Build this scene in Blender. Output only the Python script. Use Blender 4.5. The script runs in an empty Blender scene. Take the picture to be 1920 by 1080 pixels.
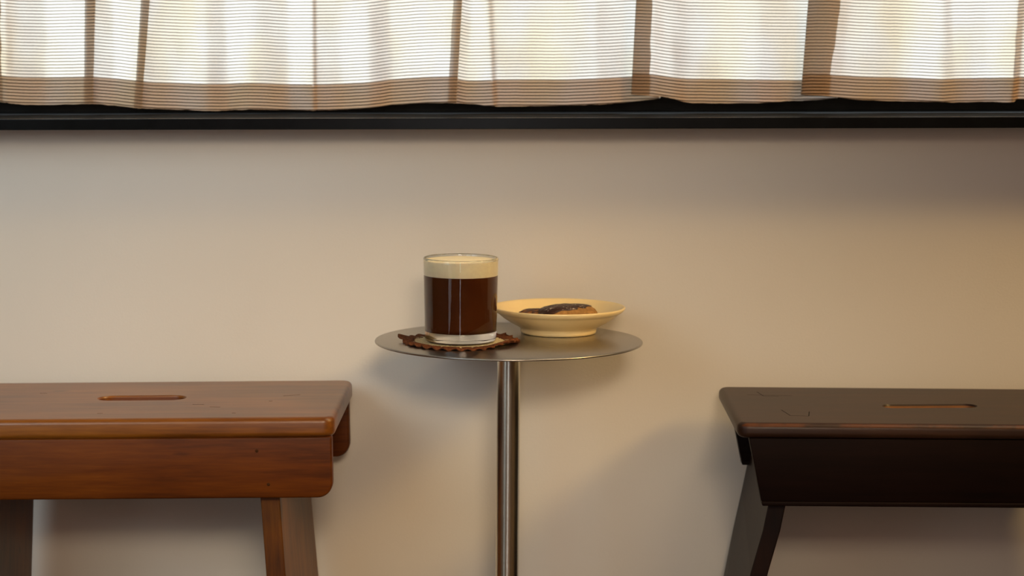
import bpy, bmesh, math, random
from mathutils import Vector, Matrix, noise

S = bpy.context.scene
COL = S.collection
random.seed(7)

# ------------------------------------------------------------------ camera
cam_data = bpy.data.cameras.new('camera')
cam_data.sensor_width = 36.0
cam_data.lens = 4900 / 1920 * 36.0
cam_data.clip_start = 0.05
cam_data.dof.use_dof = True
cam_data.dof.focus_distance = 2.87
cam_data.dof.aperture_fstop = 5.0
cam = bpy.data.objects.new('camera', cam_data)
COL.objects.link(cam)
cam.location = (0.0, -2.93, 0.92)
cam.rotation_euler = (math.radians(90 - 6.76), 0, 0)
S.camera = cam

# ------------------------------------------------------------------ world, sun, lights, exposure
world = bpy.data.worlds.new('sky'); S.world = world
world.use_nodes = True
bg = world.node_tree.nodes['Background']
bg.inputs['Color'].default_value = (0.76, 0.89, 1.0, 1)
bg.inputs['Strength'].default_value = 1.5

def add_light(name, kind, loc, target, energy, color, **kw):
    d = bpy.data.lights.new(name, kind)
    d.energy = energy; d.color = color
    for k, v in kw.items(): setattr(d, k, v)
    o = bpy.data.objects.new(name, d); COL.objects.link(o)
    o.location = loc
    o.rotation_euler = (Vector(target) - Vector(loc)).to_track_quat('-Z', 'Y').to_euler()
    return o

# low sun behind the curtain, from outside on the right
add_light('sun', 'SUN', (4.2, 3.2, 2.9), (0, 0.24, 0.83), 11.2, (0.86, 0.95, 1.0), angle=math.radians(2))
# daylight window on the left, plus an added unseen fill further back
add_light('left_window_daylight', 'AREA', (-1.40, -1.20, 1.18), (-0.70, 0.16, 0.72), 1.70, (0.76, 0.90, 1.0),
          shape='RECTANGLE', size=0.8, size_y=0.9, spread=math.radians(60))
add_light('far_left_fill', 'AREA', (-1.2, -2.6, 1.45), (-0.70, 0.16, 0.65), 0.85, (0.86, 1.0, 0.96),
          shape='RECTANGLE', size=0.7, size_y=0.9, spread=math.radians(50))
# unseen light behind door bars on the left, added for banded reflections
add_light('left_reflection_light', 'AREA', (-1.62, -2.45, 1.05), (0, -2.45, 1.05), 8, (0.90, 0.96, 1.0),
          shape='RECTANGLE', size=0.9, size_y=2.0)
# narrow window in the wall behind the camera
add_light('narrow_window_daylight', 'AREA', (-0.12, -4.77, 1.10), (-0.12, 0, 1.10), 9, (0.95, 0.96, 1.0),
          shape='RECTANGLE', size=0.20, size_y=2.0)
# warm ceiling lamps on the right, near the window wall
add_light('warm_ceiling_lamp', 'AREA', (1.0, -0.60, 2.50), (0.6, 0.16, 0.5), 11.5, (1.0, 0.79, 0.53),
          shape='RECTANGLE', size=0.8, size_y=0.3)
add_light('warm_wall_lamp', 'AREA', (2.6, -1.0, 2.2), (0.6, 0.16, 0.5), 52, (1.0, 0.67, 0.26),
          shape='RECTANGLE', size=0.6, size_y=0.5)
# two unseen area lights behind the camera, added as warm frontal fill
add_light('front_fill', 'AREA', (0.25, -3.3, 1.54), (-0.08, 0.16, 0.40), 0.74, (1.0, 0.80, 0.57),
          shape='RECTANGLE', size=0.6, size_y=0.3, spread=math.radians(25))
add_light('rear_warm_fill', 'AREA', (0.3, -4.6, 1.45), (0.3, 0, 1.2), 11, (1.0, 0.46, 0.26),
          shape='RECTANGLE', size=3.0, size_y=1.0)

S.view_settings.view_transform = 'Standard'
S.view_settings.look = 'None'
S.view_settings.gamma = 1.0
S.view_settings.use_curve_mapping = False
S.view_settings.exposure = 0.0
S.cycles.use_denoising = True
S.cycles.max_bounces = 14
S.cycles.transmission_bounces = 12
S.cycles.transparent_max_bounces = 16
S.cycles.sample_clamp_indirect = 50.0

# ------------------------------------------------------------------ helpers
def mat(name):
    m = bpy.data.materials.new(name); m.use_nodes = True
    nt = m.node_tree
    return m, nt, nt.nodes['Principled BSDF'], nt.nodes['Material Output']

def N(nt, t, **kw):
    n = nt.nodes.new(t)
    for k, v in kw.items(): setattr(n, k, v)
    return n

def ramp(nt, fac, stops):
    r = N(nt, 'ShaderNodeValToRGB')
    e = r.color_ramp.elements
    while len(e) < len(stops): e.new(0.5)
    for el, (p, c) in zip(e, stops):
        el.position = p; el.color = (*c, 1)
    nt.links.new(fac, r.inputs[0])
    return r.outputs[0]

def noise_tex(nt, scale, detail=4, mapping=(1, 1, 1), rough=0.55, loc=(0, 0, 0)):
    tc = N(nt, 'ShaderNodeTexCoord'); mp = N(nt, 'ShaderNodeMapping')
    mp.inputs['Scale'].default_value = mapping
    mp.inputs['Location'].default_value = loc
    nt.links.new(tc.outputs['Object'], mp.inputs[0])
    n = N(nt, 'ShaderNodeTexNoise')
    n.inputs['Scale'].default_value = scale; n.inputs['Detail'].default_value = detail
    n.inputs['Roughness'].default_value = rough
    nt.links.new(mp.outputs[0], n.inputs['Vector'])
    return n.outputs['Fac']

def bump(nt, height, bsdf, strength=0.2, dist=0.001):
    b = N(nt, 'ShaderNodeBump')
    b.inputs['Strength'].default_value = strength; b.inputs['Distance'].default_value = dist
    nt.links.new(height, b.inputs['Height']); nt.links.new(b.outputs[0], bsdf.inputs['Normal'])

def mixcol(nt, fac, a, b, mode='MIX'):
    m = N(nt, 'ShaderNodeMix', data_type='RGBA', blend_type=mode)
    for sock, v in ((m.inputs[0], fac), (m.inputs[6], a), (m.inputs[7], b)):
        if isinstance(v, (float, int)): sock.default_value = v
        elif isinstance(v, tuple): sock.default_value = (*v, 1)
        else: nt.links.new(v, sock)
    return m.outputs[2]

def new_obj(name, bm, material=None, parent=None, smooth=True, recalc=True):
    if recalc: bmesh.ops.recalc_face_normals(bm, faces=bm.faces)
    me = bpy.data.meshes.new(name); bm.to_mesh(me); bm.free()
    if material: me.materials.append(material)
    if smooth:
        for p in me.polygons: p.use_smooth = True
    o = bpy.data.objects.new(name, me); COL.objects.link(o)
    if parent: o.parent = parent
    return o

def sharp(o, deg=35):
    o.data.set_sharp_from_angle(angle=math.radians(deg))
    return o

def empty(name, loc=(0, 0, 0)):
    o = bpy.data.objects.new(name, None); COL.objects.link(o)
    o.location = loc; o.empty_display_size = 0.05
    return o

def tag(o, label=None, cat=None, kind=None, group=None):
    if label: o['label'] = label
    if cat: o['category'] = cat
    if kind: o['kind'] = kind
    if group: o['group'] = group
    return o

def bm_box(bm, x0, x1, y0, y1, z0, z1):
    v = [bm.verts.new((x, y, z)) for x in (x0, x1) for y in (y0, y1) for z in (z0, z1)]
    for f in ((0, 1, 3, 2), (4, 6, 7, 5), (0, 4, 5, 1), (2, 3, 7, 6), (0, 2, 6, 4), (1, 5, 7, 3)):
        bm.faces.new([v[i] for i in f])
    return v

def box_obj(name, b, material, parent=None, bevel=0.0, seg=2):
    bm = bmesh.new(); bm_box(bm, *b)
    if bevel:
        bmesh.ops.bevel(bm, geom=bm.edges[:], offset=bevel, segments=seg, profile=0.5, affect='EDGES')
    return sharp(new_obj(name, bm, material, parent), 20)

def lathe(profile, seg=96, closed=False):
    """profile = list of (r, z); r == 0 collapses to a pole"""
    bm = bmesh.new(); rings = []
    for r, z in profile:
        if r < 1e-6: rings.append([bm.verts.new((0, 0, z))])
        else: rings.append([bm.verts.new((r * math.cos(2 * math.pi * i / seg), r * math.sin(2 * math.pi * i / seg), z)) for i in range(seg)])
    pairs = list(zip(rings, rings[1:]))
    if closed: pairs.append((rings[-1], rings[0]))
    for a, b in pairs:
        for i in range(seg):
            j = (i + 1) % seg
            if len(a) == 1 and len(b) == 1: continue
            if len(a) == 1: bm.faces.new((a[0], b[i], b[j]))
            elif len(b) == 1: bm.faces.new((a[i], a[j], b[0]))
            else: bm.faces.new((a[i], a[j], b[j], b[i]))
    return bm

def prism(outline, axis, a, b, bevel=0.0, seg=3):
    """extrude a 2D outline; axis 'y': outline in (x,z), extruded from y=a to y=b"""
    bm = bmesh.new()
    def pt(u, v, w): return (u, w, v) if axis == 'y' else ((w, u, v) if axis == 'x' else (u, v, w))
    A = [bm.verts.new(pt(u, v, a)) for u, v in outline]
    B = [bm.verts.new(pt(u, v, b)) for u, v in outline]
    bm.faces.new(A); bm.faces.new(B[::-1])
    for i in range(len(A)):
        j = (i + 1) % len(A); bm.faces.new((A[i], B[i], B[j], A[j]))
    bmesh.ops.recalc_face_normals(bm, faces=bm.faces)
    if bevel:
        es = [e for e in bm.edges if e.calc_face_angle(0) > 0.9]
        bmesh.ops.bevel(bm, geom=es, offset=bevel, segments=seg, profile=0.5, affect='EDGES')
    return bm

def rrect(hx, hy, r, n=8):
    pts = []
    for cx, cy, a0 in ((1, 1, 0), (-1, 1, 90), (-1, -1, 180), (1, -1, 270)):
        for k in range(n + 1):
            a = math.radians(a0 + 90 * k / n)
            pts.append((cx * (hx - r) + r * math.cos(a), cy * (hy - r) + r * math.sin(a)))
    return pts

# ------------------------------------------------------------------ materials
def make_wall_paint():
    m, nt, b, o = mat('beige_wall_paint')
    n1 = noise_tex(nt, 2.2, 3)
    c = ramp(nt, n1, [(0.3, (0.69, 0.635, 0.555)), (0.7, (0.73, 0.675, 0.595))])
    nt.links.new(c, b.inputs['Base Color'])
    b.inputs['Roughness'].default_value = 0.75
    b.inputs['Specular IOR Level'].default_value = 0.25
    bump(nt, noise_tex(nt, 420, 4), b, 0.25, 0.0006)
    return m
M_WALL = make_wall_paint()

def plain(name, col, rough=0.5, metal=0.0, spec=0.5, nscale=60, var=0.12, bstr=0.05):
    m, nt, b, o = mat(name)
    n1 = noise_tex(nt, nscale, 4)
    lo = tuple(c * (1 - var) for c in col); hi = tuple(min(1, c * (1 + var)) for c in col)
    nt.links.new(ramp(nt, n1, [(0.3, lo), (0.7, hi)]), b.inputs['Base Color'])
    b.inputs['Roughness'].default_value = rough; b.inputs['Metallic'].default_value = metal
    b.inputs['Specular IOR Level'].default_value = spec
    if bstr: bump(nt, n1, b, bstr, 0.001)
    return m
M_SIDE = plain('brown_wall_paint', (0.22, 0.155, 0.105), 0.8, spec=0.2, nscale=5, var=0.06)
M_CEIL = plain('dark_timber_ceiling', (0.16, 0.11, 0.07), 0.9, spec=0.2, nscale=8, var=0.02)
M_FLOOR = plain('brown_floor_screed', (0.09, 0.06, 0.04), 0.16, nscale=3, var=0.2, bstr=0.0)
M_BLACK = plain('black_lacquered_wood', (0.0045, 0.005, 0.0055), 0.7, spec=0.07, nscale=40, var=0.3)
M_LIP = plain('black_gloss_lip', (0.0035, 0.004, 0.0045), 0.22, spec=0.10, nscale=40, var=0.3, bstr=0.02)
M_PLASTER = plain('pale_outdoor_plaster', (0.80, 0.76, 0.66), 0.9, nscale=1.3, var=0.12)
M_GROUND = plain('outdoor_gravel', (0.42, 0.40, 0.34), 0.9, nscale=25, var=0.3)

def make_wood(name, stops, rough, scale=(1.6, 22, 22), coat=0.0, axis='x', crough=0.3, spec=0.5, bs=0.12):
    m, nt, b, o = mat(name)
    mp = {'x': scale, 'z': (scale[1], scale[2], scale[0]), 'y': (scale[1], scale[0], scale[2])}[axis]
    n1 = noise_tex(nt, 3.0, 8, mp, 0.62)
    n2 = noise_tex(nt, 9.0, 6, tuple(v * 1.6 for v in mp), 0.6, (3, 1, 7))
    big = noise_tex(nt, 5.0, 2, (1, 2.2, 2.2), 0.5, (5, 5, 1))
    add = N(nt, 'ShaderNodeMath', operation='MULTIPLY_ADD')
    nt.links.new(n2, add.inputs[0]); add.inputs[1].default_value = 0.35
    add2 = N(nt, 'ShaderNodeMath', operation='MULTIPLY_ADD')
    nt.links.new(n1, add2.inputs[0]); add2.inputs[1].default_value = 0.55
    add3 = N(nt, 'ShaderNodeMath', operation='MULTIPLY_ADD')
    nt.links.new(big, add3.inputs[0]); add3.inputs[1].default_value = 0.45; add3.inputs[2].default_value = -0.17
    nt.links.new(add3.outputs[0], add2.inputs[2]); nt.links.new(add2.outputs[0], add.inputs[2])
    c = ramp(nt, add.outputs[0], stops)
    # sparse dark flecks and dents
    fl = noise_tex(nt, 26.0, 2, (0.45, 1.6, 1.6), 0.5, (9, 4, 2))
    fm = ramp(nt, fl, [(0.70, (1, 1, 1)), (0.78, (0.35, 0.30, 0.28))])
    c = mixcol(nt, 1.0, c, fm, 'MULTIPLY')
    nt.links.new(c, b.inputs['Base Color'])
    b.inputs['Roughness'].default_value = rough
    b.inputs['Specular IOR Level'].default_value = spec
    b.inputs['Coat Weight'].default_value = coat; b.inputs['Coat Roughness'].default_value = crough
    bump(nt, add.outputs[0], b, bs, 0.0008)
    return m
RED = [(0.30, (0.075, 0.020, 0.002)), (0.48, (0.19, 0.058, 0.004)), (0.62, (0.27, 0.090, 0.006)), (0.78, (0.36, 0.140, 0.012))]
DRK = [(0.30, (0.005, 0.0015, 0.001)), (0.52, (0.012, 0.0038, 0.002)), (0.75, (0.020, 0.007, 0.004))]
M_RED = make_wood('varnished_red_brown_wood', RED, 0.40, coat=0.45, crough=0.30, spec=0.35)
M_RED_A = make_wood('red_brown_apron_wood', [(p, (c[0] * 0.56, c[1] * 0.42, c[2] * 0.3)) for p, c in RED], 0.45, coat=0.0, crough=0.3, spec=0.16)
M_PLUG = plain('dark_wood_plug', (0.055, 0.019, 0.005), 0.8, spec=0.1)
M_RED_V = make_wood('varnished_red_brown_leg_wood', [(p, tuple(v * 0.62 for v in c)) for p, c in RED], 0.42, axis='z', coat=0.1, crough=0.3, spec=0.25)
M_DRK = make_wood('dark_stained_wood', [(p, tuple(v * 0.6 for v in c)) for p, c in DRK], 0.55, spec=0.09)
M_DRK_V = make_wood('dark_stained_leg_wood', DRK, 0.45, axis='z', spec=0.18)
M_SLOT = make_wood('bare_orange_wood', [(0.3, (0.13, 0.045, 0.008)), (0.7, (0.30, 0.115, 0.02))], 0.6)

def make_dark_seat():
    """dark stain, rubbed through to orange wood along the top front arris"""
    m = make_wood('worn_dark_seat_wood', [(0.30, (0.010, 0.004, 0.002)), (0.52, (0.028, 0.010, 0.004)), (0.75, (0.056, 0.021, 0.007))], 0.46, coat=0.10, crough=0.28, spec=0.35)
    nt = m.node_tree; b = nt.nodes['Principled BSDF']
    src = b.inputs['Base Color'].links[0].from_socket
    g = N(nt, 'ShaderNodeTexCoord'); sp = N(nt, 'ShaderNodeSeparateXYZ'); nt.links.new(g.outputs['Object'], sp.inputs[0])
    # band along the rounded arris: local y close to the front edge, z close to the top
    my = N(nt, 'ShaderNodeMapRange'); nt.links.new(sp.outputs[1], my.inputs[0])
    my.inputs[1].default_value = -0.1253; my.inputs[2].default_value = -0.1268
    mz = N(nt, 'ShaderNodeMapRange'); nt.links.new(sp.outputs[2], mz.inputs[0])
    mz.inputs[1].default_value = 0.4340; mz.inputs[2].default_value = 0.4352
    mu = N(nt, 'ShaderNodeMath', operation='MULTIPLY'); nt.links.new(my.outputs[0], mu.inputs[0]); nt.links.new(mz.outputs[0], mu.inputs[1])
    nz = ramp(nt, noise_tex(nt, 22, 5, (1, 1, 1), 0.6, (2, 2, 2)), [(0.40, (0, 0, 0)), (0.56, (1, 1, 1))])
    mu2 = N(nt, 'ShaderNodeMath', operation='MULTIPLY'); nt.links.new(mu.outputs[0], mu2.inputs[0]); nt.links.new(nz, mu2.inputs[1])
    c = mixcol(nt, mu2.outputs[0], src, (0.105, 0.030, 0.006))
    nt.links.new(c, b.inputs['Base Color'])
    return m
M_DRKSEAT = make_dark_seat()

def make_steel(name, brushed_axis, rough, col=(0.50, 0.485, 0.455)):
    m, nt, b, o = mat(name)
    n1 = noise_tex(nt, 90, 4, brushed_axis)
    nt.links.new(ramp(nt, n1, [(0.3, tuple(c * 0.95 for c in col)), (0.7, tuple(c * 1.04 for c in col))]), b.inputs['Base Color'])
    b.inputs['Metallic'].default_value = 1.0
    mr = N(nt, 'ShaderNodeMapRange'); nt.links.new(n1, mr.inputs[0])
    mr.inputs[3].default_value = rough * 0.90; mr.inputs[4].default_value = rough * 1.15
    nt.links.new(mr.outputs[0], b.inputs['Roughness'])
    bump(nt, n1, b, 0.04, 0.0003)
    return m
M_TOP = make_steel('brushed_steel_tabletop', (1, 12, 12), 0.28, (0.40, 0.375, 0.335))
M_POLE = make_steel('brushed_steel_pole', (14, 14, 0.4), 0.24, (0.74, 0.72, 0.63))

def make_glass():
    m, nt, b, o = mat('clear_glass')
    b.inputs['Base Color'].default_value = (0.97, 0.985, 0.98, 1)
    b.inputs['Transmission Weight'].default_value = 1.0
    b.inputs['Roughness'].default_value = 0.0
    b.inputs['IOR'].default_value = 1.5
    return m
M_GLASS = make_glass()

def make_coffee():
    m, nt, b, o = mat('black_coffee')
    tc = N(nt, 'ShaderNodeTexCoord'); sp = N(nt, 'ShaderNodeSeparateXYZ'); nt.links.new(tc.outputs['Object'], sp.inputs[0])
    n1 = noise_tex(nt, 14, 3, (1, 1, 1.0))
    nt.links.new(ramp(nt, n1, [(0.3, (0.075, 0.0165, 0.0030)), (0.7, (0.105, 0.0260, 0.0048))]), b.inputs['Base Color'])
    b.inputs['Roughness'].default_value = 0.4
    b.inputs['Specular IOR Level'].default_value = 0.05
    return m
M_COFFEE = make_coffee()
M_FOAM = plain('cream_foam', (0.98, 0.87, 0.62), 0.75, spec=0.2, nscale=260, var=0.04, bstr=0.25)
M_CREAM = plain('cream_glazed_ceramic', (0.86, 0.67, 0.34), 0.25, spec=0.5, nscale=14, var=0.04, bstr=0.02)
M_CRUST = plain('golden_biscuit_crust', (0.36, 0.185, 0.055), 0.8, spec=0.2, nscale=170, var=0.35, bstr=0.6)
M_LACE = plain('cream_cotton_crochet', (0.58, 0.48, 0.28), 0.9, spec=0.1, nscale=420, var=0.25, bstr=0.8)
M_BROWN_YARN = plain('brown_cotton_yarn', (0.125, 0.040, 0.014), 0.85, spec=0.15, nscale=380, var=0.45, bstr=0.8)

def make_choc(name, base, amount):
    m, nt, b, o = mat(name)
    n1 = noise_tex(nt, 130, 4)
    c = ramp(nt, n1, [(0.3, tuple(v * 0.6 for v in base)), (0.7, tuple(v * 1.4 for v in base))])
    ge = N(nt, 'ShaderNodeNewGeometry'); sp = N(nt, 'ShaderNodeSeparateXYZ'); nt.links.new(ge.outputs['Normal'], sp.inputs[0])
    up = N(nt, 'ShaderNodeMapRange'); nt.links.new(sp.outputs[2], up.inputs[0])
    up.inputs[1].default_value = 0.35; up.inputs[2].default_value = 0.85
    sn = ramp(nt, noise_tex(nt, 160, 5, rough=0.8, loc=(0.3, 0.1, 0)), [(amount, (0, 0, 0)), (amount + 0.10, (1, 1, 1))])
    mu = N(nt, 'ShaderNodeMath', operation='MULTIPLY'); nt.links.new(up.outputs[0], mu.inputs[0]); nt.links.new(sn, mu.inputs[1])
    c2 = mixcol(nt, mu.outputs[0], c, (0.70, 0.62, 0.52))
    nt.links.new(c2, b.inputs['Base Color'])
    b.inputs['Roughness'].default_value = 0.55
    bump(nt, n1, b, 0.4, 0.0015)
    return m
M_CHOC = make_choc('sugar_dusted_chocolate', (0.040, 0.013, 0.007), 0.56)
M_CHOC2 = make_choc('thin_chocolate_glaze', (0.075, 0.028, 0.015), 0.75)

def make_cloth(name, t_fac, through):
    """cream linen with thin brown weft stripes; UV v runs up the cloth in metres"""
    m, nt, b, o = mat(name)
    nt.nodes.remove(b)
    uv = N(nt, 'ShaderNodeUVMap'); uv.uv_map = 'cloth'
    sp = N(nt, 'ShaderNodeSeparateXYZ'); nt.links.new(uv.outputs[0], sp.inputs[0])
    # small irregularity of the weft
    wob = N(nt, 'ShaderNodeTexNoise'); mp = N(nt, 'ShaderNodeMapping'); mp.inputs['Scale'].default_value = (1, 0.2, 1)
    nt.links.new(uv.outputs[0], mp.inputs[0]); nt.links.new(mp.outputs[0], wob.inputs['Vector']); wob.inputs['Scale'].default_value = 60
    w = N(nt, 'ShaderNodeMath', operation='MULTIPLY_ADD'); nt.links.new(wob.outputs[0], w.inputs[0])
    w.inputs[1].default_value = 0.0009; nt.links.new(sp.outputs[1], w.inputs[2])
    d = N(nt, 'ShaderNodeMath', operation='MULTIPLY'); nt.links.new(w.outputs[0], d.inputs[0]); d.inputs[1].default_value = 1 / 0.00378
    fr = N(nt, 'ShaderNodeMath', operation='FRACT'); nt.links.new(d.outputs[0], fr.inputs[0])
    stripe = ramp(nt, fr.outputs[0], [(0.0, (1, 1, 1)), (0.10, (0, 0, 0)), (0.64, (0, 0, 0)), (0.78, (1, 1, 1)), (1.0, (1, 1, 1))])
    weave = N(nt, 'ShaderNodeTexNoise'); mp2 = N(nt, 'ShaderNodeMapping'); mp2.inputs['Scale'].default_value = (1, 2.4, 1)
    nt.links.new(uv.outputs[0], mp2.inputs[0]); nt.links.new(mp2.outputs[0], weave.inputs['Vector'])
    weave.inputs['Scale'].default_value = 420; weave.inputs['Detail'].default_value = 3
    lin = ramp(nt, weave.outputs[0], [(0.3, (0.60, 0.37, 0.21)), (0.7, (0.73, 0.48, 0.29))])
    front = mixcol(nt, stripe, lin, (0.085, 0.048, 0.030))
    # uneven backlight put into the cloth colour: broad, upright, faintly yellow areas
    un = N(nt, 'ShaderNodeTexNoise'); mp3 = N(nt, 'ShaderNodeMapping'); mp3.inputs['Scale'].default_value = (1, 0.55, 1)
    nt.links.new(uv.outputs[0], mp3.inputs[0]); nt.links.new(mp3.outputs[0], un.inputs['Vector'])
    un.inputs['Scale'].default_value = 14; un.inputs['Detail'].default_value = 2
    backlit = ramp(nt, un.outputs[0], [(0.42, (0.83, 0.83, 0.79)), (0.66, (0.80, 0.73, 0.56))])
    back = mixcol(nt, stripe, backlit, (0.27, 0.22, 0.17))
    df = N(nt, 'ShaderNodeBsdfDiffuse'); nt.links.new(front, df.inputs[0])
    tr = N(nt, 'ShaderNodeBsdfTranslucent'); nt.links.new(back, tr.inputs[0])
    mx = N(nt, 'ShaderNodeMixShader'); mx.inputs[0].default_value = t_fac
    nt.links.new(df.outputs[0], mx.inputs[1]); nt.links.new(tr.outputs[0], mx.inputs[2])
    tp = N(nt, 'ShaderNodeBsdfTransparent')
    hole = N(nt, 'ShaderNodeMapRange'); nt.links.new(weave.outputs[0], hole.inputs[0])
    hole.inputs[1].default_value = 0.40; hole.inputs[2].default_value = 0.75; hole.inputs[4].default_value = through
    inv = N(nt, 'ShaderNodeMath', operation='SUBTRACT'); inv.inputs[0].default_value = 1.0; nt.links.new(stripe, inv.inputs[1])
    hm = N(nt, 'ShaderNodeMath', operation='MULTIPLY'); nt.links.new(hole.outputs[0], hm.inputs[0]); nt.links.new(inv.outputs[0], hm.inputs[1])
    mx2 = N(nt, 'ShaderNodeMixShader'); nt.links.new(hm.outputs[0], mx2.inputs[0])
    nt.links.new(mx.outputs[0], mx2.inputs[1]); nt.links.new(tp.outputs[0], mx2.inputs[2])
    nt.links.new(mx2.outputs[0], o.inputs[0])
    return m
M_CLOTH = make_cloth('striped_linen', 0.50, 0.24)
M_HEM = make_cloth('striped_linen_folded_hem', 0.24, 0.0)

def make_pane():
    m, nt, b, o = mat('window_glass'); nt.nodes.remove(b)
    tp = N(nt, 'ShaderNodeBsdfTransparent'); gl = N(nt, 'ShaderNodeBsdfGlossy'); gl.inputs['Roughness'].default_value = 0.02
    mx = N(nt, 'ShaderNodeMixShader'); mx.inputs[0].default_value = 0.07
    nt.links.new(tp.outputs[0], mx.inputs[1]); nt.links.new(gl.outputs[0], mx.inputs[2]); nt.links.new(mx.outputs[0], o.inputs[0])
    return m
M_PANE = make_pane()

# ------------------------------------------------------------------ room shell
WALL_Y = 0.16
LX, RX, RY0, RZ = 1.65, 3.3, -4.8, 2.6
SILL_T = 0.7602           # top of the sill / bottom of the opening
WX, WZ1 = 1.15, 1.45      # window half-width and head height

bm = bmesh.new()
bm_box(bm, -LX, RX, WALL_Y, WALL_Y + 0.16, 0, SILL_T - 0.012)
bm_box(bm, -LX, RX, WALL_Y, WALL_Y + 0.16, WZ1, RZ)
bm_box(bm, -LX, -WX, WALL_Y, WALL_Y + 0.16, SILL_T - 0.012, WZ1)
bm_box(bm, WX, RX, WALL_Y, WALL_Y + 0.16, SILL_T - 0.012, WZ1)
tag(new_obj('wall_back', bm, M_WALL, smooth=False), 'beige painted plaster wall below the curtained window', kind='structure')
tag(box_obj('wall_left', (-LX - 0.1, -LX, RY0, WALL_Y + 0.16, 0, RZ), M_SIDE), 'brown side wall on the left', kind='structure')
tag(box_obj('wall_right', (RX, RX + 0.1, RY0, WALL_Y + 0.16, 0, RZ), M_SIDE), 'brown side wall on the right', kind='structure')
tag(box_obj('wall_front', (-LX - 0.1, RX + 0.1, RY0 - 0.1, RY0, 0, RZ), M_SIDE), 'brown wall behind the camera', kind='structure')
tag(box_obj('floor', (-LX - 0.1, RX + 0.1, RY0 - 0.1, WALL_Y + 0.16, -0.1, 0), M_FLOOR), 'plain brown room floor', kind='structure')
tag(box_obj('ceiling', (-LX - 0.1, RX + 0.1, RY0 - 0.1, WALL_Y + 0.16, RZ, RZ + 0.1), M_CEIL), 'dark brown ceiling', kind='structure')

# black window: sill board, front lip, frame, panes
win = tag(empty('window_1', (0, WALL_Y, SILL_T)), 'wide black framed window behind the striped curtain', kind='structure')
def wpart(name, b, m, bevel=0.001):
    x0, x1, y0, y1, z0, z1 = b
    o = box_obj(name, (x0, x1, y0 - WALL_Y, y1 - WALL_Y, z0 - SILL_T, z1 - SILL_T), m, win, bevel)
    return o
SILL_Y = WALL_Y - 0.085
wpart('window_sill', (-WX - 0.06, WX + 0.06, SILL_Y + 0.006, WALL_Y + 0.12, SILL_T - 0.0115, SILL_T - 0.0008), M_BLACK, 0.0008)
wpart('sill_lip', (-WX - 0.06, WX + 0.06, SILL_Y, SILL_Y + 0.012, SILL_T - 0.0125, SILL_T + 0.0003), M_LIP, 0.0008)
FY0, FY1 = WALL_Y + 0.085, WALL_Y + 0.125
wpart('bottom_rail', (-WX, WX, FY0, FY1, SILL_T - 0.001, SILL_T + 0.024), M_BLACK)
wpart('top_rail', (-WX, WX, FY0, FY1, WZ1 - 0.04, WZ1), M_BLACK)
for x in (-WX, WX - 0.04):
    wpart('stile', (x, x + (0.04 if abs(x) > 0.1 else 0.02), FY0 + 0.001, FY1 - 0.001, SILL_T + 0.022, WZ1 - 0.038), M_BLACK)
for x0, x1 in ((-WX + 0.035, WX - 0.035),):
    wpart('pane', (x0, x1, FY0 + 0.018, FY0 + 0.022, SILL_T + 0.02, WZ1 - 0.036), M_PANE, 0)
win.rotation_euler = (0, math.radians(-0.13), 0)

# door bars added to band the left light; narrow window behind the camera
dr = tag(empty('door_light_bars', (-LX, -2.45, 0)), 'unseen added door frame with dark bars that band the left light', kind='structure')
for y in (-0.48, -0.18, 0.15, 0.44):
    box_obj('stile', (0.05, 0.09, y, y + 0.04, 0.0, 2.08), M_BLACK, dr, 0.001)
for z in (0.01, 2.04):
    box_obj('rail', (0.051, 0.089, -0.44, 0.44, z, z + 0.04), M_BLACK, dr, 0.001)
nw = tag(empty('window_2', (-0.12, RY0, 0.12)), 'narrow tall window with black frame in the opposite wall', kind='structure')
for x in (-0.13, 0.10):
    box_obj('stile', (x, x + 0.03, 0.045, 0.085, 0, 2.06), M_BLACK, nw, 0.001)

# outdoors behind the window
tag(box_obj('ground_outside', (-7, 7, WALL_Y + 0.16, 9, -0.3, -0.1), M_GROUND), 'pale ground outside the window', kind='structure')
tag(box_obj('wall_outside', (-7, 7, 5.0, 5.2, -0.1, 1.0), M_PLASTER), 'pale wall outside beyond the window', kind='structure')

# ------------------------------------------------------------------ curtain
K = 0.000636                       # metres per drawing unit on the curtain plane
CUR_Y, ZTOP = WALL_Y + 0.048, 0.8942
def cx(u): return (u - 960) * 0.000638
def cz(r): return ZTOP - r * K
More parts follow.
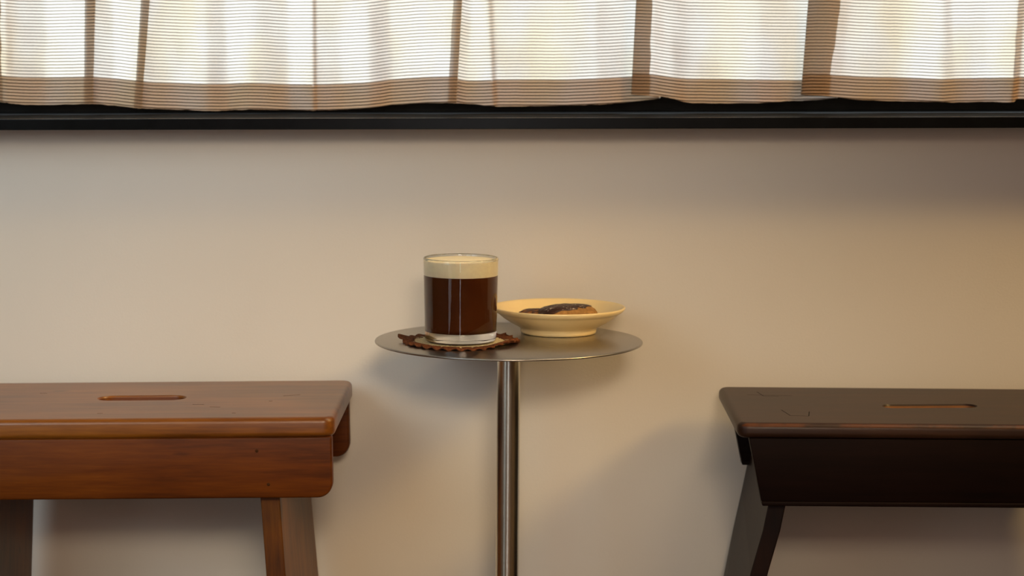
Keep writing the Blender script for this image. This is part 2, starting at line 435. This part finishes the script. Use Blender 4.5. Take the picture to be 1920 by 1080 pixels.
# (x at top, x at hem, depth in mm, hem line, lower edge)
CP = [(-160, -160, 2, 140, 190), (-80, -80, 0, 140, 190), (-30, -30, 5, 141, 189), (24, 23, 4, 142, 190), (-12, -14, -1, 139, 189), (14, 12, -6, 141, 192), (40, 40, -3, 143, 196), (88, 86, 3, 144, 197), (140, 138, -3, 143, 195),
      (183, 175, -8, 142, 194), (166, 161, -4, 142, 194), (184, 178, 0, 143, 195), (215, 212, 3, 146, 198), (255, 246, -3, 149, 201),
      (284, 268, -7, 151, 203), (270, 256, -3, 150, 202), (300, 286, 1, 153, 204), (345, 340, 3, 155, 206), (387, 387, -2, 156, 208),
      (425, 428, 3, 156, 207), (480, 472, -2, 154, 205), (540, 540, 4, 157, 206), (584, 584, -2, 157, 207), (596, 596, 1, 157, 207),
      (640, 640, 3, 156, 206), (690, 692, -2, 153, 202), (732, 735, 5, 148, 197), (790, 790, 2, 144, 194), (840, 835, -4, 142, 193),
      (867, 857, -6, 142, 193), (857, 846, -2, 144, 193), (884, 876, 2, 150, 195), (914, 921, -1, 149, 198), (930, 935, 2, 148, 200),
      (1000, 1000, 3, 148, 199), (1060, 1060, 0, 148, 198), (1115, 1115, -1, 146, 196), (1140, 1140, 2, 145, 195), (1185, 1180, 6, 143, 192),
      (1246, 1240, 5, 141, 184), (1192, 1184, -1, 137, 177), (1225, 1224, -6, 138, 179), (1258, 1260, -5, 143, 184), (1292, 1290, 0, 146, 192),
      (1350, 1350, 3, 147, 194), (1420, 1420, -2, 148, 193), (1480, 1478, 4, 149, 190), (1520, 1512, 6, 149, 189),
      (1594, 1574, 4, 147, 184), (1514, 1503, -1, 139, 178), (1552, 1548, -6, 138, 179), (1620, 1614, -2, 142, 187), (1690, 1690, 3, 144, 190),
      (1762, 1765, -1, 147, 191), (1785, 1795, 2, 146, 192), (1850, 1850, 2, 145, 191), (1905, 1900, -5, 144, 191), (1926, 1916, 2, 143, 186),
      (2000, 2000, -2, 143, 190), (2080, 2080, 2, 143, 190)]
def side_pleats(x0, x1):
    """the curtain goes on in the same loose pleats up to the window jambs"""
    out, x, k = [], x0, 0
    while x < x1 - 120:
        w = 62 + 26 * random.random()
        d = (-3, 3, -1, 4)[k % 4] + random.uniform(-1, 1)
        out.append((x, x, d, 144 + 4 * math.sin(x * 0.011), 193 + 5 * math.sin(x * 0.009 + 1)))
        if k % 4 == 3:
            out += [(x + 70, x + 66, 3, 143, 187), (x + 18, x + 12, -1, 140, 182), (x + 46, x + 44, -5, 142, 186)]
            x += 46
        x += w; k += 1
    return out
CP = side_pleats(-780, -170) + CP + side_pleats(2140, 2800)
def catmull(pts, sub):
    out = []
    n = len(pts)
    for i in range(n - 1):
        p0, p1, p2, p3 = (pts[max(0, min(n - 1, i + k))] for k in (-1, 0, 1, 2))
        for s in range(sub):
            t = s / sub
            out.append(tuple(0.5 * (2 * b + (c - a) * t * 0.8 + ((2 * a - 5 * b + 4 * c - d) * t * t + (3 * b - a - 3 * c + d) * t ** 3)
                              + (c - a) * 0.2 * t * (1 - t) ** 2 * 0) if False else
                             (b * (2 * t ** 3 - 3 * t * t + 1) + c * (3 * t * t - 2 * t ** 3)
                              + 0.30 * (c - a) * (t ** 3 - 2 * t * t + t) + 0.30 * (d - b) * (t ** 3 - t * t))
                             for a, b, c, d in zip(p0, p1, p2, p3)))
    out.append(pts[-1])
    return out
PATH = catmull(CP, 8)

def cloth_sheet(rows_fn, nrows, yoff):
    bm = bmesh.new(); uvl = bm.loops.layers.uv.new('cloth')
    grid, uvs = [], []
    arc = 0; last = None
    for i, (xt, xb, dep, hem, low) in enumerate(PATH):
        if last: arc += math.hypot((xb - last[0]) * K, (dep - last[1]) * 0.001)
        last = (xb, dep)
        col, cu = [], []
        frag = 0.9 * noise.noise((i * 0.37, 1.3, 0)) + 0.6 * noise.noise((i * 1.7, 4.1, 0))
        for k in range(nrows + 1):
            r = rows_fn(k, hem, low + frag)
            f = max(0.0, min(1.25, r / 170.0))
            if r < 0: f = max(-1.5, r / 170.0) * 0.6
            x = xt + (xb - xt) * f
            wr = 1.9 * noise.noise((x * 0.018, r * 0.021, 3.3)) + 0.5 * noise.noise((x * 0.06, r * 0.05, 8.1))
            col.append(bm.verts.new((cx(x), CUR_Y + (dep + wr * 0.9) * 0.001 + yoff, cz(r))))
            cu.append((arc, (hem - r) * K))
        grid.append(col); uvs.append(cu)
    for i in range(len(grid) - 1):
        for k in range(nrows):
            f = bm.faces.new((grid[i][k], grid[i + 1][k], grid[i + 1][k + 1], grid[i][k + 1]))
            for lp, (a, b) in zip(f.loops, ((i, k), (i + 1, k), (i + 1, k + 1), (i, k + 1))): lp[uvl].uv = uvs[a][b]
    return bm
def main_rows(k, hem, low):
    if k <= 3: return low + (hem - low) * k / 3
    if k <= 15: return hem * (1 - (k - 3) / 12)
    return -(k - 15) * 86.0
cur = tag(empty('cafe_curtain', (0, CUR_Y, cz(200))), 'cream linen curtain with thin brown stripes across the window', 'curtain')
def attach(o, parent):
    o.parent = parent
    o.matrix_parent_inverse = Matrix.Translation(-Vector(parent.location))
    return o
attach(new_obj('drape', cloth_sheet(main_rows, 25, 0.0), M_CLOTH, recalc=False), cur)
def hem_rows(k, hem, low): return low - 0.4 + (hem - low + 0.4) * k / 3
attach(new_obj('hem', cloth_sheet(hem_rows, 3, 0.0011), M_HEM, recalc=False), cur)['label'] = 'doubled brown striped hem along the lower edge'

# ------------------------------------------------------------------ stools
def seat_mesh(hx, hy, r, z0, z1, br, slot, n=8, seg=6):
    """board with rounded corners, rounded arrises and a hand slot; slot = (cx, cy, hx, hy, angle)"""
    rings = []
    prof = [(br + 0.0015, z1)]
    for k in range(seg + 1):
        a = math.pi / 2 * k / seg; prof.append((br * (1 - math.sin(a)), z1 - br * (1 - math.cos(a))))
    for k in range(seg + 1):
        a = math.pi / 2 * k / seg; prof.append((br * (1 - math.cos(a)), z0 + br * (1 - math.sin(a))))
    prof.append((br + 0.0015, z0))
    sc, ss = math.cos(slot[4]), math.sin(slot[4])
    def slot_ring(g, z):
        return [(slot[0] + x * sc - y * ss, slot[1] + x * ss + y * sc, z) for x, y in rrect(slot[2] + g, slot[3] + g, slot[3] + g - 1e-5, n)]
    rings.append(slot_ring(0, z0)); rings.append(slot_ring(0, z1 - 0.002)); rings.append(slot_ring(0.0015, z1))
    rings.append(slot_ring(0.006, z1))
    for ins, z in prof: rings.append([(x, y, z) for x, y in rrect(hx - ins, hy - ins, max(0.003, r - ins), n)])
    bm = bmesh.new(); R = [[bm.verts.new(p) for p in ring] for ring in rings]
    for a, b in zip(R, R[1:] + [R[0]]):
        for i in range(len(a)):
            j = (i + 1) % len(a)
            bm.faces.new((a[i], a[j], b[j], b[i]))
    bmesh.ops.remove_doubles(bm, verts=bm.verts, dist=1e-6)
    bmesh.ops.recalc_face_normals(bm, faces=bm.faces)
    return bm

def leg_mesh(front, back, th, y0, y1):
    """end panel: outer edge given as (z, x) polylines on the front and the back side; sign of th points inwards"""
    bm = bmesh.new(); rows = []
    for (z, xf), (zb, xb) in zip(front, back):
        rows.append([bm.verts.new(p) for p in ((xf, y0, z), (xf + th, y0, z), (xb + th, y1, zb), (xb, y1, zb))])
    for a, b in zip(rows, rows[1:]):
        for i in range(4):
            j = (i + 1) % 4; bm.faces.new((a[i], a[j], b[j], b[i]))
    bm.faces.new(rows[0]); bm.faces.new(rows[-1][::-1])
    bmesh.ops.recalc_face_normals(bm, faces=bm.faces)
    es = [e for e in bm.edges if e.calc_face_angle(0) > 0.9]
    bmesh.ops.bevel(bm, geom=es, offset=0.0012, segments=2, profile=0.5, affect='EDGES')
    return bm

def place(o, loc_top, h, tilt, yaw):
    """put the thing so that the middle of its top stays at loc_top while it leans by tilt degrees"""
    R = Matrix.Rotation(math.radians(yaw), 3, 'Z') @ Matrix.Rotation(math.radians(tilt), 3, 'Y')
    o.rotation_euler = R.to_euler()
    o.location = Vector(loc_top) - R @ Vector((0, 0, h))

def rounded_apron(h, z0, z1, r, n=8):
    pts = [(-h, z1), (-h, z0 + r)]
    for k in range(1, n + 1):
        a = math.radians(180 + 90 * k / n); pts.append((-h + r + r * math.cos(a), z0 + r + r * math.sin(a)))
    pts.append((h - r, z0))
    for k in range(1, n + 1):
        a = math.radians(270 + 90 * k / n); pts.append((h - r + r * math.cos(a), z0 + r + r * math.sin(a)))
    pts.append((h, z1))
    return pts

# left stool: red-brown, rounded aprons
st = tag(empty('wooden_stool'), 'glossy red-brown wooden stool with hand slot and rounded apron corners', 'stool', group='slotted wooden stools')
o = sharp(new_obj('seat', seat_mesh(0.231, 0.1345, 0.013, 0.4235, 0.4455, 0.0062, (0.0, 0.010, 0.0497, 0.0165, 0.0)), M_RED, st), 50)
o.data.materials.append(M_RED_A)
for p in o.data.polygons:
    c = p.center
    if abs(c.x) < 0.056 and abs(c.y) < 0.035 and abs(p.normal.z) < 0.5: p.material_index = 1
# dents and short scratches in the varnish
for x, y, l, a in ((0.071, -0.040, 0.013, -3), (0.092, -0.058, 0.012, -8), (0.170, 0.020, 0.020, 20), (0.150, -0.020, 0.004, 0), (-0.03, -0.095, 0.006, 5), (0.118, -0.100, 0.004, 0), (-0.12, 0.05, 0.008, 2)):
    bm = bmesh.new(); bm_box(bm, -l / 2, l / 2, -0.0007, 0.0007, 0.4450, 0.44556)
    bmesh.ops.rotate(bm, cent=(0, 0, 0), matrix=Matrix.Rotation(math.radians(a), 3, 'Z'), verts=bm.verts)
    bmesh.ops.translate(bm, vec=(x, y, 0), verts=bm.verts)
    new_obj('scratch', bm, M_PLUG, st, smooth=False)
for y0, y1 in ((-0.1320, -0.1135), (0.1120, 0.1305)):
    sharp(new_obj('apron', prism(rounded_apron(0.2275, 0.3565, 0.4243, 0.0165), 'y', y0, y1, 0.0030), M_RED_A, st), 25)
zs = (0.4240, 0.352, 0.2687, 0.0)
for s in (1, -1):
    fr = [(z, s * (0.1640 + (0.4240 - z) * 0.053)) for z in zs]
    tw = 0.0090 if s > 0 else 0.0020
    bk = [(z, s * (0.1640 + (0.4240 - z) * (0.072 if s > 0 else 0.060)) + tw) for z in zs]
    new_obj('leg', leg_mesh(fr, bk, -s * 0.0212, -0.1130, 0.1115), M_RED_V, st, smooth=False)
place(st, (-0.4215, 0.0, 0.4455), 0.4455, -0.60, -0.8)
for px, pz in ((0.158, 0.372), (0.146, 0.409)):      # plugged nail holes on the apron
    bm = lathe([(0, 0.0001), (0.0016, 0.0001), (0.0018, -0.0002), (0, -0.0006)], 16)
    bmesh.ops.rotate(bm, cent=(0, 0, 0), matrix=Matrix.Rotation(math.radians(90), 3, 'X'), verts=bm.verts)
    bmesh.ops.translate(bm, vec=(px, -0.1323, pz), verts=bm.verts)
    new_obj('nail_plug', bm, M_PLUG, st)

# right stool: nearly black, tapering aprons
st2 = tag(empty('wooden_stool'), 'dark brown worn wooden stool with hand slot and tapered apron', 'stool', group='slotted wooden stools')
o = sharp(new_obj('seat', seat_mesh(0.2290, 0.1300, 0.013, 0.4215, 0.4385, 0.0065, (0.0, -0.004, 0.0535, 0.0125, math.radians(5))), M_DRKSEAT, st2), 50)
o.data.materials.append(M_SLOT)
for p in o.data.polygons:
    c = p.center
    if abs(c.x) < 0.06 and abs(c.y) < 0.03 and abs(p.normal.z) < 0.5: p.material_index = 1
# open joints of two let-in patches near the left end
for pts in ([(-0.187, 0.088), (-0.1825, 0.058), (-0.165, 0.056)], [(-0.172, -0.040), (-0.166, -0.078), (-0.146, -0.080), (-0.142, -0.050)], [(-0.200, 0.066), (-0.150, 0.062)]):
    bm = bmesh.new()
    for (xa, ya), (xb, yb) in zip(pts, pts[1:]):
        d = Vector((xb - xa, yb - ya, 0)); L = d.length
        v0 = len(bm.verts); v = bm_box(bm, -0.0003, L + 0.0003, -0.0005, 0.0005, 0.4380, 0.43856)
        R = Matrix.Translation((xa, ya, 0)) @ Matrix.Rotation(math.atan2(d.y, d.x), 4, 'Z')
        bmesh.ops.transform(bm, matrix=R, verts=v)
    new_obj('crack', bm, M_BLACK, st2, smooth=False)
for y0, y1, yb0, yb1 in ((-0.1285, -0.1105, -0.1300, -0.1105), (0.1105, 0.1285, 0.1105, 0.1300)):
    ap = sharp(new_obj('apron', prism([(-0.2160, 0.4218), (-0.2015, 0.3520), (0.2015, 0.3520), (0.2160, 0.4218)], 'y', y0, y1, 0.0012), M_DRK, st2), 25)
    sharp(new_obj('apron_bead', prism([(-0.2015, 0.3522), (-0.2005, 0.3472), (0.2005, 0.3472), (0.2015, 0.3522)], 'y', yb0, yb1, 0.0014), M_DRK, ap), 25)
prof = [(0.4218, 0.1785), (0.343, 0.1925), (0.316, 0.1975), (0.2687, 0.2100), (0.0, 0.2650)]
profb = [(0.4218, 0.1790), (0.343, 0.1935), (0.316, 0.1985), (0.2687, 0.2080), (0.0, 0.2560)]
for s in (1, -1):
    new_obj('leg', leg_mesh([(z, s * x) for z, x in prof], [(z, s * x) for z, x in profb], -s * 0.0192, -0.1120, 0.1280), M_DRK_V, st2, smooth=False)
place(st2, (0.4735, 0.0, 0.4385), 0.4385, 0.50, 0.2)

# ------------------------------------------------------------------ side table
TZ = 0.5134
TILT = 0.40
tb = tag(empty('side_table'), 'small round brushed steel pedestal side table between the stools', 'table')
sharp(new_obj('tabletop', lathe([(0, TZ - 0.0026), (0.1500, TZ - 0.0026), (0.1513, TZ - 0.0020), (0.1516, TZ - 0.0012), (0.1511, TZ - 0.0003), (0.1500, TZ), (0, TZ)], 160), M_TOP, tb), 60)
sharp(new_obj('pole', lathe([(0, 0.008), (0.0132, 0.008), (0.0132, TZ - 0.0027), (0, TZ - 0.0027)], 64), M_POLE, tb), 60)
sharp(new_obj('base', lathe([(0, 0.0005), (0.128, 0.0005), (0.130, 0.002), (0.130, 0.007), (0.128, 0.009), (0, 0.009)], 128), M_TOP, tb), 60)
place(tb, (-0.0036, 0.0, TZ), TZ, TILT, 0)
TABLE_M = Matrix.Translation(tb.location) @ tb.rotation_euler.to_matrix().to_4x4()
def on_table(o, x, y, dz=0.0, yaw=0.0):
    """stand a thing on the (very slightly leaning) table top"""
    R = tb.rotation_euler.to_matrix()
    o.location = TABLE_M @ Vector((x + 0.0036, y, TZ + dz))
    o.rotation_euler = (R @ Matrix.Rotation(math.radians(yaw), 3, 'Z')).to_euler()

# ------------------------------------------------------------------ crochet coaster
co = tag(empty('crochet_coaster'), 'round cream crochet coaster with ruffled brown edge under the glass', 'coaster')
def coaster_sheet(r0, r1, nr, th, ruffle):
    bm = bmesh.new(); NA = 360; NS = 30
    def rad(a, t):
        e = 1 + 0.035 * t * math.sin(a * 3 + 0.6)
        if not ruffle: e += 0.07 * t ** 3 * abs(math.sin(a * 12 + 0.4)) - 0.03 * t ** 3
        if ruffle: e += t * (0.055 * abs(math.sin(a * NS / 2)) + 0.02 * noise.noise((math.cos(a) * 3, math.sin(a) * 3, 5)))
        tip = math.exp(-((math.atan2(math.sin(a - math.radians(172)), math.cos(a - math.radians(172)))) / 0.10) ** 2)
        return (r0 + (r1 - r0) * t) * e + (0.005 * tip * t if ruffle else 0)
    def hz(a, t):
        g = t if ruffle else 0
        lift = 0.0
        for c, w, h in ((172, 0.20, 0.0050), (-28, 0.42, 0.0050), (40, 0.3, 0.003), (100, 0.4, 0.002), (-110, 0.5, 0.0012), (215, 0.3, 0.002)):
            d = math.atan2(math.sin(a - math.radians(c)), math.cos(a - math.radians(c)))
            lift += h * math.exp(-(d / w) ** 2)
        f = lift * (0.35 + 0.65 * t if ruffle else 0.35 * max(0, t - 0.75) / 0.25)
        return f + g * 0.0011 * math.sin(a * NS) + (0 if ruffle else 0.0005 * math.sin(a * 48) * min(1, t * 2) * math.sin(t * 22)) + 0.00025 * noise.noise((a * 14, t * 6, 2))
    top, bot = [], []
    for k in range(nr + 1):
        t = k / nr
        top.append([bm.verts.new((rad(a, t) * math.cos(a), rad(a, t) * math.sin(a), th + hz(a, t))) for a in (2 * math.pi * i / NA for i in range(NA))])
        bot.append([bm.verts.new((rad(a, t) * math.cos(a), rad(a, t) * math.sin(a), 0.0001 + hz(a, t))) for a in (2 * math.pi * i / NA for i in range(NA))])
    for i in range(NA):
        j = (i + 1) % NA
        for k in range(nr):
            bm.faces.new((top[k][i], top[k][j], top[k + 1][j], top[k + 1][i]))
            bm.faces.new((bot[k][i], bot[k + 1][i], bot[k + 1][j], bot[k][j]))
        bm.faces.new((top[nr][i], top[nr][j], bot[nr][j], bot[nr][i]))
        bm.faces.new((top[0][i], bot[0][i], bot[0][j], top[0][j]))
    return bm
new_obj('crochet_center', coaster_sheet(0.0015, 0.0545, 28, 0.0019, False), M_LACE, co)
new_obj('ruffled_edge', coaster_sheet(0.0505, 0.0625, 6, 0.0022, True), M_BROWN_YARN, co)
on_table(co, -0.0587, -0.0250)

# ------------------------------------------------------------------ glass of coffee
gz = 0.0024
H = 0.0945
g = tag(empty('coffee_glass'), 'straight glass tumbler of black coffee with cream foam on the coaster', 'glass')
def ro(z): return 0.0400 + (0.0420 - 0.0400) * z / H        # outer radius
WT = 0.0016
prof = [(0, 0.0030), (0.018, 0.0027), (0.027, 0.0018), (0.0315, 0.0006), (0.0340, 0.0), (0.0365, 0.0002), (0.0385, 0.0011), (0.0396, 0.0026), (0.0400, 0.0045)]
prof += [(ro(z), z) for z in (0.010, 0.02, 0.04, 0.06, 0.08, H - 0.0012)]
prof += [(ro(H) - 0.0003, H - 0.0003), (ro(H) - WT / 2, H), (ro(H) - WT + 0.0003, H - 0.0003), (ro(H) - WT, H - 0.0012)]
BASE = 0.0118
prof += [(ro(z) - WT, z) for z in (0.08, 0.06, 0.04, 0.025, BASE + 0.0058)]
CR = 0.0055
corner = [(ro(BASE) - WT - CR + CR * math.cos(math.radians(a)), BASE + CR - CR * math.sin(math.radians(a))) for a in range(10, 91, 10)]
prof += corner + [(0.024, BASE - 0.0004), (0.010, BASE - 0.0007), (0, BASE - 0.0007)]
new_obj('tumbler', lathe(prof, 160), M_GLASS, g)
e = 0.00025
ZF, ZFT = 0.0748, H - 0.0030
lp = [(0, BASE - 0.0007 - e), (0.010, BASE - 0.0007 - e), (0.024, BASE - 0.0004 - e)] + [(r + e * 0.7, z - e * 0.7) for r, z in corner[::-1]]
lp += [(ro(z) - WT + e, z) for z in (BASE + 0.0058, 0.03, 0.05, ZF)] + [(0, ZF)]
sharp(new_obj('coffee', lathe(lp, 128), M_COFFEE, g), 60)
fp = [(0, ZF + 0.0001)] + [(ro(z) - WT + e, z) for z in (ZF + 0.0001, 0.080, 0.086, ZFT)]
fp += [(ro(ZFT) - WT - 0.0015, ZFT - 0.0002), (0.034, ZFT - 0.0003), (0.024, ZFT + 0.0001), (0.018, ZFT + 0.0008), (0.010, ZFT + 0.0013), (0, ZFT + 0.0014)]
sharp(new_obj('foam', lathe(fp, 128), M_FOAM, g), 60)
on_table(g, -0.0577, -0.0290, gz)

# ------------------------------------------------------------------ plate
pl = tag(empty('cream_plate'), 'shallow cream ceramic dish with foot ring holding the biscuits', 'plate')
pp = [(0, 0.0030), (0.034, 0.0030), (0.0375, 0.0022), (0.0395, 0.0004), (0.0415, 0.0), (0.0432, 0.0006), (0.0438, 0.0030), (0.0440, 0.0060),
      (0.0475, 0.0082), (0.0560, 0.0126), (0.0640, 0.0178), (0.0690, 0.0218), (0.0712, 0.0238), (0.0727, 0.0243), (0.0750, 0.0262), (0.0768, 0.0285),
      (0.0771, 0.0298), (0.0764, 0.0306), (0.0752, 0.0305), (0.0725, 0.0284), (0.0690, 0.0256), (0.0620, 0.0200), (0.0540, 0.0148), (0.0460, 0.0110), (0.0380, 0.0090), (0.0200, 0.0080), (0, 0.0078)]
new_obj('dish', lathe(pp, 160), M_CREAM, pl)
on_table(pl, 0.0537, 0.0653, 0.0002)

# ------------------------------------------------------------------ biscuits
def blob(rx, ry, rz, power, amp, seed, shell=None, nu=72, nv=36):
    """lumpy domed biscuit; shell(x,y,z) > 0 gives where a coating stands proud"""
    bm = bmesh.new(); rows = []
    def P(u, v):
        d = Vector((math.cos(v) * math.cos(u), math.cos(v) * math.sin(u), math.sin(v)))
        q = 1 / (abs(d.x) ** power + abs(d.y) ** power + abs(d.z) ** power) ** (1 / power)
        d *= q
        n = 1 + amp * noise.noise((d.x * 1.7 + seed, d.y * 1.7, d.z * 1.7)) + amp * 0.4 * noise.noise((d.x * 5 + seed, d.y * 5, d.z * 5))
        if shell is not None:
            m = max(0.0, min(1.0, shell(d) / 0.12 + 0.5)); n *= 0.95 + 0.095 * m
        return (d.x * n * rx, d.y * n * ry, d.z * n * rz)
    for k in range(1, nv):
        v = -math.pi / 2 + math.pi * k / nv
        rows.append([bm.verts.new(P(2 * math.pi * i / nu, v)) for i in range(nu)])
    b = bm.verts.new(P(0, -math.pi / 2)); t = bm.verts.new(P(0, math.pi / 2))
    for i in range(nu):
        j = (i + 1) % nu
        bm.faces.new((b, rows[0][j], rows[0][i])); bm.faces.new((t, rows[-1][i], rows[-1][j]))
        for r0, r1 in zip(rows, rows[1:]): bm.faces.new((r0[i], r0[j], r1[j], r1[i]))
    return bm
c1 = tag(empty('chocolate_biscuit'), 'large golden biscuit capped with sugar-dusted dark chocolate in the dish', 'biscuit', group='biscuits in the dish')
new_obj('crust', blob(0.0345, 0.027, 0.0118, 2.5, 0.08, 3.0), M_CRUST, c1)
def choc_mask(d): return (d.z * 1.35 - d.x * 0.95 - 0.50 + 0.60 * (d.y + 0.2)) + 0.34 * noise.noise((d.x * 3, d.y * 3, 9))
o = new_obj('chocolate_cap', blob(0.0345, 0.027, 0.0118, 2.5, 0.08, 3.0, choc_mask), M_CHOC, c1); o['label'] = 'dark chocolate dusted with icing sugar'
on_table(c1, 0.0645, 0.0610, 0.0212)
c2 = tag(empty('chocolate_biscuit'), 'small brown biscuit behind the left end of the large one', 'biscuit', group='biscuits in the dish')
new_obj('crust', blob(0.019, 0.017, 0.0078, 2.4, 0.10, 11.0), plain('brown_biscuit_crust', (0.25, 0.115, 0.045), 0.8, spec=0.2, nscale=170, var=0.35, bstr=0.6), c2)
new_obj('chocolate_glaze', blob(0.019, 0.017, 0.0078, 2.4, 0.10, 11.0, lambda d: d.z - 0.72 + 0.5 * noise.noise((d.x * 3, d.y * 3, 4))), M_CHOC2, c2)
on_table(c2, 0.0260, 0.0800, 0.0178)
